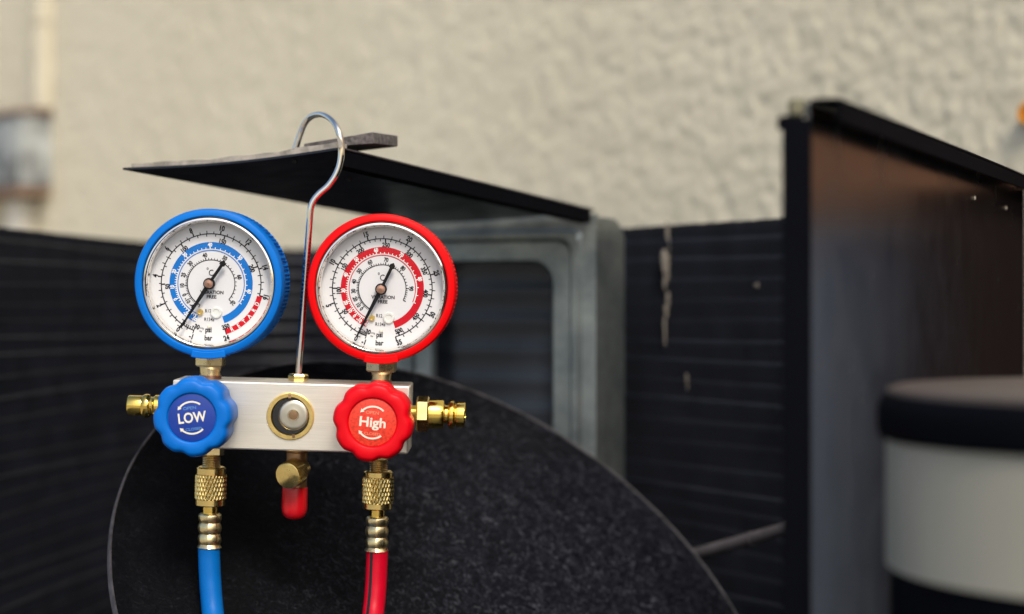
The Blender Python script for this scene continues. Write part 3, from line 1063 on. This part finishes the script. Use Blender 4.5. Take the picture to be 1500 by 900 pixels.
    nd.slab([hub - w_ * 2.2 * s, hub + w_ * 2.2 * s, e - d_ * 8 * s + w_ * 2.3 * s, e - d_ * 6.5 * s + w_ * 4.4 * s, e - d_ * 2.5 * s + w_ * 4.0 * s, e + d_ * 1.2 * s, e - d_ * 2.5 * s - w_ * 4.0 * s, e - d_ * 6.5 * s - w_ * 4.4 * s, e - d_ * 8 * s - w_ * 2.3 * s], Vector((0, 1, 0)), 0.0005)
    nd.lathe([(8.6 * s, -0.0018), (8.6 * s, 0.0000), (7.6 * s, 0.0006), (0, 0.0006)], hub, FR, 32)
    nd.build('needle', M['needle'], gauge, smooth=30)
    hb = MB()
    hb.lathe([(6.4 * s, 0.0004), (6.4 * s, 0.0014), (5.6 * s, 0.0020), (1.2 * s, 0.0022), (0.9 * s, 0.0014), (0, 0.0014)], hub, FR, 32)
    hb.lathe([(1.6 * s, -0.0040), (1.6 * s, 0.0004)], hub, FR, 12)
    hb.build('hub', M['copper'], gauge)
    # clear lens
    ln = MB()
    ln.lathe([(0, F - 0.0022), (ri * 0.7, F - 0.0024), (ri - 0.0032, F - 0.0030)], C0, FR, 96)
    ln.build('lens', M['lens'], gauge, smooth=60)
    # stem: hexagon and threaded neck into the block
    st = MB()
    sx, sy0, sy1, sy2, rh, rn = spec['stem']
    ps = L(sx, sy1, YM)
    zt = ps.z + (sy1 - sy0) * K * 1.02
    hexa_nut(st, Vector((ps.x, YM, 0)), (0, 0, 1), rh * K * 1.02 * 1.155, ps.z, zt + 0.003, up=(1, 0.45, 0))
    zb = L(sx, sy2, YM).z
    st.lathe([(rn * 1.12 * K, ps.z + 0.0002)] + [(rn * K * 1.02, ps.z - 0.001)] + thread(rn * K * 1.02, ps.z - 0.0015, z1 - 0.002)[::1], Vector((ps.x, YM, 0)), (0, 0, 1), 40)
    st.build('stem', M['brass_dull'], gauge, smooth=30)
    cl = MB()
    cl.lathe([(rn * K * 0.9, 0), (rn * K * 1.06, 0), (rn * K * 1.06, 0.0016), (rn * K * 0.9, 0.0016)], Vector((ps.x, YM, z1 + 0.0001)), (0, 0, 1), 40)
    cl.build('stem_seal', M['copper'], gauge)
    return gauge

def lin(pairs):
    return pairs
blue_spec = dict(label='blue low pressure gauge', zero=216.0, deg=15.5, bar_end=16, bar_minor=0.5, bar_major=2, psi_end=230, psi_minor=10,
    bar=[(200.6, '-1'), (215.9, '0'), (247.2, '2'), (278.2, '4'), (308.6, '6'), (339.2, '8'), (371.1, '10'), (401.7, '12'), (433, '14'), (463.7, '16'), (524.4, '24')],
    psi=[(266.2, '50'), (322, '100'), (375, '150'), (429.5, '200'), (521.5, '350')], m30=199.5,
    band=(202.3, 521.5), thin_end=484,
    band_nums=[(206, '-50'), (219.7, '-20'), (246.4, '0'), (264.8, '10'), (288.4, '20'), (317.8, '30'), (358.7, '40'), (408.4, '50'), (461.7, '60')],
    inner=[(208, ''), (220, '-40'), (235, '-10'), (247.3, '0'), (266, '10'), (287.6, '25'), (314, '30'), (347.8, '40'), (388.4, '50'), (436.8, '60'), (491.8, '70')], inner_arc=(208, 492),
    screw=(293.6, 457.5), peg=(317, 458), pin=(306.2, 478.5), tip=(264.5, 480.5), tail=(328.5, 383), retard=True,
    stem=(308.5, 521, 537, 552, 19.5, 15.5))
red_spec = dict(label='red high pressure gauge', zero=208.0, deg=9.05, bar_end=35, bar_minor=1, bar_major=5, psi_end=500, psi_minor=10,
    bar=[(198.9, '-1'), (207.9, '0'), (252.4, '5'), (297.8, '10'), (343, '15'), (388.8, '20'), (434.2, '25'), (477.8, '30'), (522.7, '35')],
    psi=[(238.4, '50'), (267, '100'), (299.5, '150'), (330, '200'), (365, '250'), (398, '300'), (427, '350'), (456.5, '400'), (490, '450'), (518.7, '500')], m30=199.5,
    band=(203, 522), thin_end=474,
    band_nums=[(204.3, '-45'), (216.5, '-10'), (225.5, '0'), (236, '10'), (248.9, '20'), (267, '30'), (290.7, '40'), (318.5, '50'), (350.8, '60'), (389.7, '70'), (435.8, '80')],
    inner=[(208, ''), (225.7, '0'), (236, '10'), (249, '20'), (265, '30'), (284, '40'), (307.3, '50'), (335, '60'), (367.8, '70'), (405.6, '80'), (450, '90'), (479, '')], inner_arc=(208, 479),
    screw=(545, 466), peg=(569.5, 466), pin=(558.3, 485), tip=(523.5, 491), tail=(576.3, 386.5),
    stem=(559, 527, 545, 560, 20.5, 14.5))
make_gauge('blue', 305.0, 414.0, 309.3, 415.8, 306.0, 416.0, blue_spec)
make_gauge('red', 558.6, 421.5, 560.0, 423.0, 558.0, 424.0, red_spec)

# ---- valve knobs
def make_knob(px, py, rpx, mat, mlab, label, word, wsize, rot, faded, phase):
    FY = -0.030
    c = L(px, py, FY)
    s = K * (MO + MR @ c).y
    Rk = rpx * s
    NL, seg = 8, 192
    def outline(a):
        t = 0.5 + 0.5 * math.cos(NL * (a - phase))
        return 1.0 - 0.075 * (t ** 2.4)
    kb = MB()
    cc_ = Vector((c.x, 0, c.z))
    lab = 35.5 / rpx
    rows = [(0.30, -0.0015, 0), (0.90, -0.0015, 1), (0.955, -0.0025, 1), (0.975, -0.005, 1), (0.99, -0.0105, 1), (1.0, -0.0205, 1), (0.995, -0.0245, 1), (0.97, -0.0272, 1), (0.925, -0.0292, 1), (0.86, -0.0299, 1), (0.76, -0.0300, 0.6), (lab + 0.045, -0.0300, 0), (lab + 0.015, -0.0296, 0), (lab, -0.0286, 0), (0, -0.0286, 0)]
    vs, fs, idx = [], [], []
    for f, y, k in rows:
        if f == 0:
            idx.append([len(vs)])
            vs.append(cc_ + Vector((0, y, 0)))
            continue
        idx.append(list(range(len(vs), len(vs) + seg)))
        for i in range(seg):
            a = 2 * PI * i / seg
            r = Rk * f * (1 + (outline(a) - 1) * k)
            vs.append(cc_ + Vector((math.cos(a) * r, y, math.sin(a) * r)))
    for A_, B_ in zip(idx, idx[1:]):
        for i in range(seg):
            j = (i + 1) % seg
            if len(B_) == 1:
                fs.append((A_[i], A_[j], B_[0]))
            else:
                fs.append((A_[i], A_[j], B_[j], B_[i]))
    kb.add(vs, fs)
    knob = kb.build('valve_knob', M[mat], man, smooth=50)
    knob['label'] = label
    lb = MB()
    rl = Rk * lab - 0.0002
    lb.lathe([(rl, 0.0284), (rl, 0.0289), (rl - 0.0003, 0.0290), (0, 0.0290)], cc_, FR, 64)
    lo = lb.build('knob_label', M[mlab], knob)
    # lettering
    Y = -0.02915
    tx = MB()
    t = R(rot)
    def loc2(x, y):
        X, Z = x * math.cos(t) - y * math.sin(t), x * math.sin(t) + y * math.cos(t)
        return Vector((cc_.x + X * s, Y, cc_.z + Z * s))
    def word_(txt, x, y, h, mi, bold, sx=1.0):
        v_, f_ = text_mesh(txt, bold)
        k = h / 0.70
        tx.add([loc2(x + a * k * sx, y + b_ * k) for a, b_ in v_], f_, mi)
    word_(word, 0, 0.5, wsize, 0, 0.026, 0.85 if word == 'LOW' else 1.1)
    word_('OPEN', -1.5, 14.5, 4.6, 1, 0.008, 1.15)
    word_('CLOSED', 1.0, -16.6, 4.0, 1, 0.008, 1.15)
    for (cy_, r_, a0, a1, up_) in ((3, 20.5, 48, 137, 1), (-3, 20.5, -48, -137, -1)):
        n_ = 16
        vv = []
        for k in range(n_ + 1):
            a = R(a0 + (a1 - a0) * k / n_)
            for rr_ in (r_ - 1.3, r_ + 1.3):
                vv.append(loc2(math.cos(a) * rr_ * 1.05, cy_ + math.sin(a) * rr_))
        tx.add(vv, [(2 * k, 2 * k + 1, 2 * k + 3, 2 * k + 2) for k in range(n_)], 0)
        a = R(a1)
        ex, ey = math.cos(a) * r_ * 1.05, cy_ + math.sin(a) * r_
        tx_, ty_ = -math.sin(a) * up_, math.cos(a) * up_
        nx_, ny_ = math.cos(a), math.sin(a)
        tx.add([loc2(ex + nx_ * 3.2, ey + ny_ * 3.2), loc2(ex - nx_ * 3.2, ey - ny_ * 3.2), loc2(ex + tx_ * 5.2, ey + ty_ * 5.2)], [(0, 1, 2)], 0)
    tx.build('lettering', [M['print_cream'], M[faded]], lo, smooth=0) if False else tx.build('lettering', [M['print_cream'], M[faded]], knob, smooth=0)
    # shaft into the block
    sh = MB()
    sh.lathe([(0.0075, -0.001), (0.0075, 0.003)], cc_, FR, 24)
    sh.build('shaft', M['brass_dull'], knob)
    return knob
make_knob(280.5, 612.5, 59.5, 'blue_knob', 'blue_label', 'blue knob lettered LOW', 'LOW', 14.6, 8, 'print_faded', R(30))
make_knob(545.5, 619.5, 60.0, 'red_knob', 'red_label', 'red knob lettered High', 'High', 13.8, -4, 'print_faded_red', R(12))

# ---- sight glass in the middle of the block
sgc = L(425.5, 610, 0)
sg = MB()
rs = K
sg.lathe([(35 * rs, -0.0004), (35 * rs, 0.0004), (33.5 * rs, 0.0012), (28.5 * rs, 0.0012), (26.5 * rs, 0.0002), (26.3 * rs, -0.0045), (20 * rs, -0.0046)], sgc, FR, 72)
sgo = sg.build('sight_glass', M['brass'], man)
for a in (R(93), R(-79)):
    nm = MB()
    u_ = Vector((math.cos(a), 0, math.sin(a)))
    w_ = Vector((-u_.z, 0, u_.x))
    p0, p1 = sgc + u_ * 26.6 * rs, sgc + u_ * 34 * rs
    nm.slab([p0 - w_ * 0.0007 + FR * 0.00135, p0 + w_ * 0.0007 + FR * 0.00135, p1 + w_ * 0.0007 + FR * 0.00115, p1 - w_ * 0.0007 + FR * 0.00115], Vector((0, 1, 0)), 0.0006)
    nm.build('ring_slot', M['bronze'], sgo, smooth=0)
dk = MB()
dk.lathe([(26.4 * rs, 0.00), (26.4 * rs, -0.0002), (0, -0.0002)], sgc + Vector((0, -0.0003, 0)), FR, 48)
dk.build('recess', M['black_hole'], sgo)
pl = MB()
pc = sgc + Vector((4.2 * rs, 0, 1.5 * rs))
pl.lathe([(22 * rs, 0.0002), (21.6 * rs, 0.0003), (19.5 * rs, 0.0007), (16 * rs, 0.0007), (8.6 * rs, 0.00095), (7.6 * rs, 0.0006), (6.6 * rs, 0.0003)], pc, FR, 48)
pl.build('seat_disc', M['steel'], sgo)
ph = MB()
ph.lathe([(8 * rs, 0.0002), (6.8 * rs, 0.0003), (0, 0.0003)], pc, FR, 32)
ph.build('orifice', M['bronze'], sgo)
gl_ = MB()
gl_.lathe([(26.4 * rs, 0.00105), (0, 0.00125)], sgc, FR, 48)
gl_.build('glass', M['lens'], sgo)

# ---- side ports
def revolve_x(c, prof, sgn, mb, seg=48):
    mb.lathe(prof, c, (sgn, 0, 0), seg)
lc = Vector((x0, YM, L(210, 594.5, YM).z))
rp = K * 1.02
def xl(px):
    return lc.x - L(px, 594.5, YM).x
pt_ = MB()
pr = [(9, -0.002), (9, xl(240)), (15, xl(238)), (16.2, xl(236)), (16.2, xl(228)), (14, xl(225.5)), (13.3, xl(224)), (13.3, xl(221)), (16.4, xl(219.5)), (17.3, xl(217)), (17.3, xl(213)), (16, xl(210)), (14.6, xl(208.5)), (14.9, xl(207)), (14.9, xl(190)), (14, xl(188)), (8, xl(188)), (7.5, xl(194)), (0, xl(194))]
revolve_x(lc, [(r * rp, h) for r, h in pr], -1, pt_)
lpo = pt_.build('port_fitting', M['gold'], man, smooth=30)
lpo['label'] = 'left brass charging port'
rc = Vector((x1, YM, L(645, 607, YM).z))
def xr(px):
    return L(px, 607, YM).x - rc.x
pt_ = MB()
pr = [(12, -0.002), (12, xr(609)), (13, xr(611)), (13, xr(627)), (18, xr(628)), (21.5, xr(628.5)), (21.5, xr(648)), (20.5, xr(650)), (15, xr(651)), (14.2, xr(652)), (14.2, xr(656)), (16, xr(657)), (21, xr(658.5)), (21.4, xr(660)), (21.4, xr(664)), (19, xr(666)), (15.8, xr(667)), (15.8, xr(668)), (18.4, xr(669)), (18.6, xr(671)), (18.6, xr(680)), (17.6, xr(681.5)), (9, xr(681.5)), (8.5, xr(675)), (0, xr(675))]
revolve_x(rc, [(r * rp, h) for r, h in pr], 1, pt_)
rpo = pt_.build('port_fitting', M['gold'], man, smooth=30)
rpo['label'] = 'right brass charging port with hexagon'
hx_ = MB()
hexa_nut(hx_, rc, (1, 0, 0), 26.5 * rp, xr(610), xr(628.5), up=(0, 0.26, 1))
hx_.build('hexagon', M['brass'], rpo, smooth=20)

# ---- centre post under the block: bronze stub, brass valve cap facing out, red vinyl cap
pcx = L(434.5, 690, YM)
po = MB()
zlo = L(434.5, 722, YM).z
po.lathe([(15.6 * rp, zlo), (15.6 * rp, z0 - 0.0025), (16.8 * rp, z0 - 0.0018), (16.8 * rp, z0 - 0.0001)], Vector((pcx.x, YM, 0)), (0, 0, 1), 40)
post = po.build('centre_port', M['bronze'], man, smooth=30)
capd = Vector((-0.36, -0.90, -0.16)).normalized()
front = L(421, 697.5, 0.002)
capb = MB()
capb.lathe([(19.8 * K, -0.0095), (20.2 * K, -0.0090), (20.2 * K, -0.0012), (19.4 * K, -0.0002), (18.4 * K, 0), (0, 0)], front, capd, 180, fn=lambda r, a, h: r - (0.00028 if (r > 20 * K and -0.0088 < h and int(a / (2 * PI) * 180) % 3 == 0) else 0))
capb.lathe([(13.5 * K, -0.0165), (13.5 * K, -0.0105), (19.8 * K, -0.0095)], front, capd, 40)
capb.build('valve_cap', M['brass'], post, smooth=30)
rcap = MB()
rz0 = L(432, 761, YM).z
zt2 = L(432, 713, YM).z
rr0 = 18.6 * rp
prof = [(rr0 * 0.85, zt2), (rr0 * 0.98, zt2 - 0.0003), (rr0, zt2 - 0.001), (rr0 * 1.01, rz0 + 0.006), (rr0 * 0.97, rz0 + 0.0040), (rr0 * 0.84, rz0 + 0.0018), (rr0 * 0.58, rz0 + 0.0006), (rr0 * 0.28, rz0), (0, rz0)]
rcap.lathe(prof, Vector((L(431.5, 740, YM).x, YM, 0)), (0, 0, 1), 40)
rcap.build('vinyl_cap', M['cap_red'], post, smooth=50)

# ---- lower port stubs in the block, above the hoses
def stub(px, py0, py1, rpx, hexr, name):
    m = MB()
    c = L(px, py1, YM)
    ca = Vector((c.x, YM, 0))
    zt = c.z
    m.lathe(thread(rpx * rp, zt - 0.004, z0 - 0.006) + [(rpx * rp, z0 - 0.0055)], ca, (0, 0, 1), 36)
    hexa_nut(m, ca, (0, 0, 1), hexr * rp, z0 - 0.0052, z0 - 0.0001, up=(1, 0.3, 0))
    m.build(name, M['brass_dull'], man, smooth=30)
    return ca
cb = stub(309.5, 660, 686, 13.5, 18.5, 'hose_port')
cr2 = stub(554.5, 665, 692, 13.5, 16.5, 'hose_port')

# ---- chrome hook with its brass nut
hk = MB()
dro = MO.y + YM
path_px = [(437.0, 551, YM), (438.5, 530, YM), (443.5, 460, YM), (449, 385, YM), (453.8, 318, YM), (455.8, 303, YM), (460, 293, YM), (468, 283.5, YM), (481, 272, YM), (492, 256, YM), (498.5, 238, YM), (500, 217, YM), (497, 196, YM), (490.5, 181, YM + 0.004), (480, 171, YM + 0.013), (468.5, 167.5, YM + 0.024), (456, 171, YM + 0.034), (447, 180, YM + 0.040), (441, 193, YM + 0.043), (436, 208, YM + 0.044), (432.0, 222, YM + 0.0445)]
hp = [L(a, b_, y) for a, b_, y in path_px]
hk.tube(smooth_path(hp, 6), 4.9 * K * 1.02, 20)
hook = hk.build('hook', M['chrome'], man, smooth=60)
nt_ = MB()
nc = Vector((hp[0].x, YM, 0))
hexa_nut(nt_, nc, (0, 0, 1), 14.8 * rp, z1 + 0.0001, z1 + 0.0035, up=(1, 0.2, 0))
nt_.build('hook_nut', M['brass'], man, smooth=20)

# ------------------------------------------------------------------ hoses screwed to the lower ports
def make_hose(name, label, ca, pxs, mat, stripe=None):
    """pxs: rows measured in the photo: nut top, knurl top, knurl bottom, nut bottom, neck bottom, ferrule bottom; then the hose path"""
    (cx, y0, y1, y2, y3, y4, y5, rn, rf), hose_path, rh = pxs
    zz = lambda y: L(cx, y, YM).z
    base = MO + MR @ Vector((ca.x, YM, zz(y0)))
    root = empty(name, tuple(base), MR.to_euler())
    tag(root, label, 'hose')
    off = Vector((ca.x, YM, zz(y0)))
    def hpart(mb, nm, mt, parent=root, **kw):
        mb.v = [tuple(Vector(v) - off) for v in mb.v]
        return mb.build(nm, mt, parent, **kw)
    Z = (0, 0, 1)
    m = MB()
    m.lathe([(rn * 0.55 * rp, zz(y0) - 0.0008), (rn * 0.84 * rp, zz(y0)), (rn * 0.93 * rp, zz(y0) - 0.0006), (rn * 0.93 * rp, zz(y1) + 0.0002), (rn * 0.9 * rp, zz(y1))], ca, Z, 48)
    m.lathe([(rn * 0.9 * rp, zz(y2)), (rn * 0.93 * rp, zz(y2) - 0.0002), (rn * 0.93 * rp, zz(y3) + 0.0005), (rn * 0.88 * rp, zz(y3)), (rn * 0.4 * rp, zz(y3))], ca, Z, 48)
    knurl_nut(m, ca, Z, rn * rp, zz(y2), zz(y1))
    hpart(m, 'knurled_nut', M['brass'], smooth=25)
    m = MB()
    m.lathe([(rf * 0.64 * rp, zz(y3) + 0.0004), (rf * 0.64 * rp, zz(y4) - 0.0005), (rf * 0.7 * rp, zz(y4) - 0.001)], ca, Z, 36)
    hpart(m, 'neck', M['gold'])
    m = MB()
    n_ = 40
    prof = [(rf * 0.62 * rp, zz(y4))]
    for k in range(n_ + 1):
        t = k / n_
        h = zz(y4) + (zz(y5) - zz(y4)) * t
        bul = 0.84 + 0.16 * abs(math.sin(PI * (t * 3.05 + 0.18))) ** 0.8
        if t > 0.90:
            bul = 0.87 + 0.18 * ((t - 0.90) / 0.10)
        if t < 0.05:
            bul *= 0.9 + 2 * t
        prof.append((rf * bul * rp, h))
    prof.append((rf * 0.9 * rp, zz(y5) - 0.0004))
    def octo(r, a, h):
        e = (a % (PI / 4)) - PI / 8
        return r * (0.965 + 0.035 * (1 / math.cos(e) - 1) * 14)
    m.lathe(prof, ca, Z, 80, fn=octo)
    hpart(m, 'ferrule', M['brass_dull'], smooth=40)
    pts = smooth_path([L(a, b_, y) for a, b_, y in hose_path], 10)
    m = MB(); m.tube(pts, rh * rp, 32)
    tube_ = hpart(m, 'hose_tube', M[mat], smooth=60)
    if stripe:
        # a printed line laid on the hose
        m = MB()
        vs, fs = [], []
        nn_ = len(pts)
        for i, p in enumerate(pts):
            t = (pts[min(i + 1, nn_ - 1)] - pts[max(i - 1, 0)]).normalized()
            u_ = Vector((1, 0, 0)); u_ = (u_ - t * u_.dot(t)).normalized()
            w_ = Vector((0, -1, 0)); w_ = (w_ - t * w_.dot(t)).normalized()
            for k in range(5):
                a = R(stripe[0] + (stripe[1] - stripe[0]) * k / 4)
                vs.append(p + (u_ * math.cos(a) + w_ * math.sin(a)) * (rh * rp + 0.0001))
        for i in range(nn_ - 1):
            for k in range(4):
                fs.append((i * 5 + k, i * 5 + k + 1, (i + 1) * 5 + k + 1, (i + 1) * 5 + k))
        m.add(vs, fs)
        hpart(m, 'hose_stripe', M['stripe'], tube_, smooth=60)
    return root
make_hose('refrigerant_hose', 'blue hose with knurled brass nut under the LOW knob', cb,
          ((307, 684, 695, 731, 741, 752, 802, 23.0, 17.2), [(306, 800, YM), (306.5, 820, YM), (308.5, 860, YM - 0.002), (312.5, 905, YM - 0.008), (319, 960, YM - 0.026), (329, 1040, YM - 0.062), (338, 1200, YM - 0.125), (330, 1330, YM - 0.18)], 16.0), 'hose_blue')
make_hose('refrigerant_hose', 'red hose with black stripe under the High knob', cr2,
          ((555, 690, 699, 737, 746, 757, 807, 23.0, 17.0), [(552.5, 805, YM), (552, 825, YM), (550, 865, YM - 0.002), (546, 905, YM - 0.008), (540, 960, YM - 0.026), (530, 1040, YM - 0.062), (515, 1200, YM - 0.125), (520, 1330, YM - 0.18)], 15.8), 'hose_red', (108, 126))
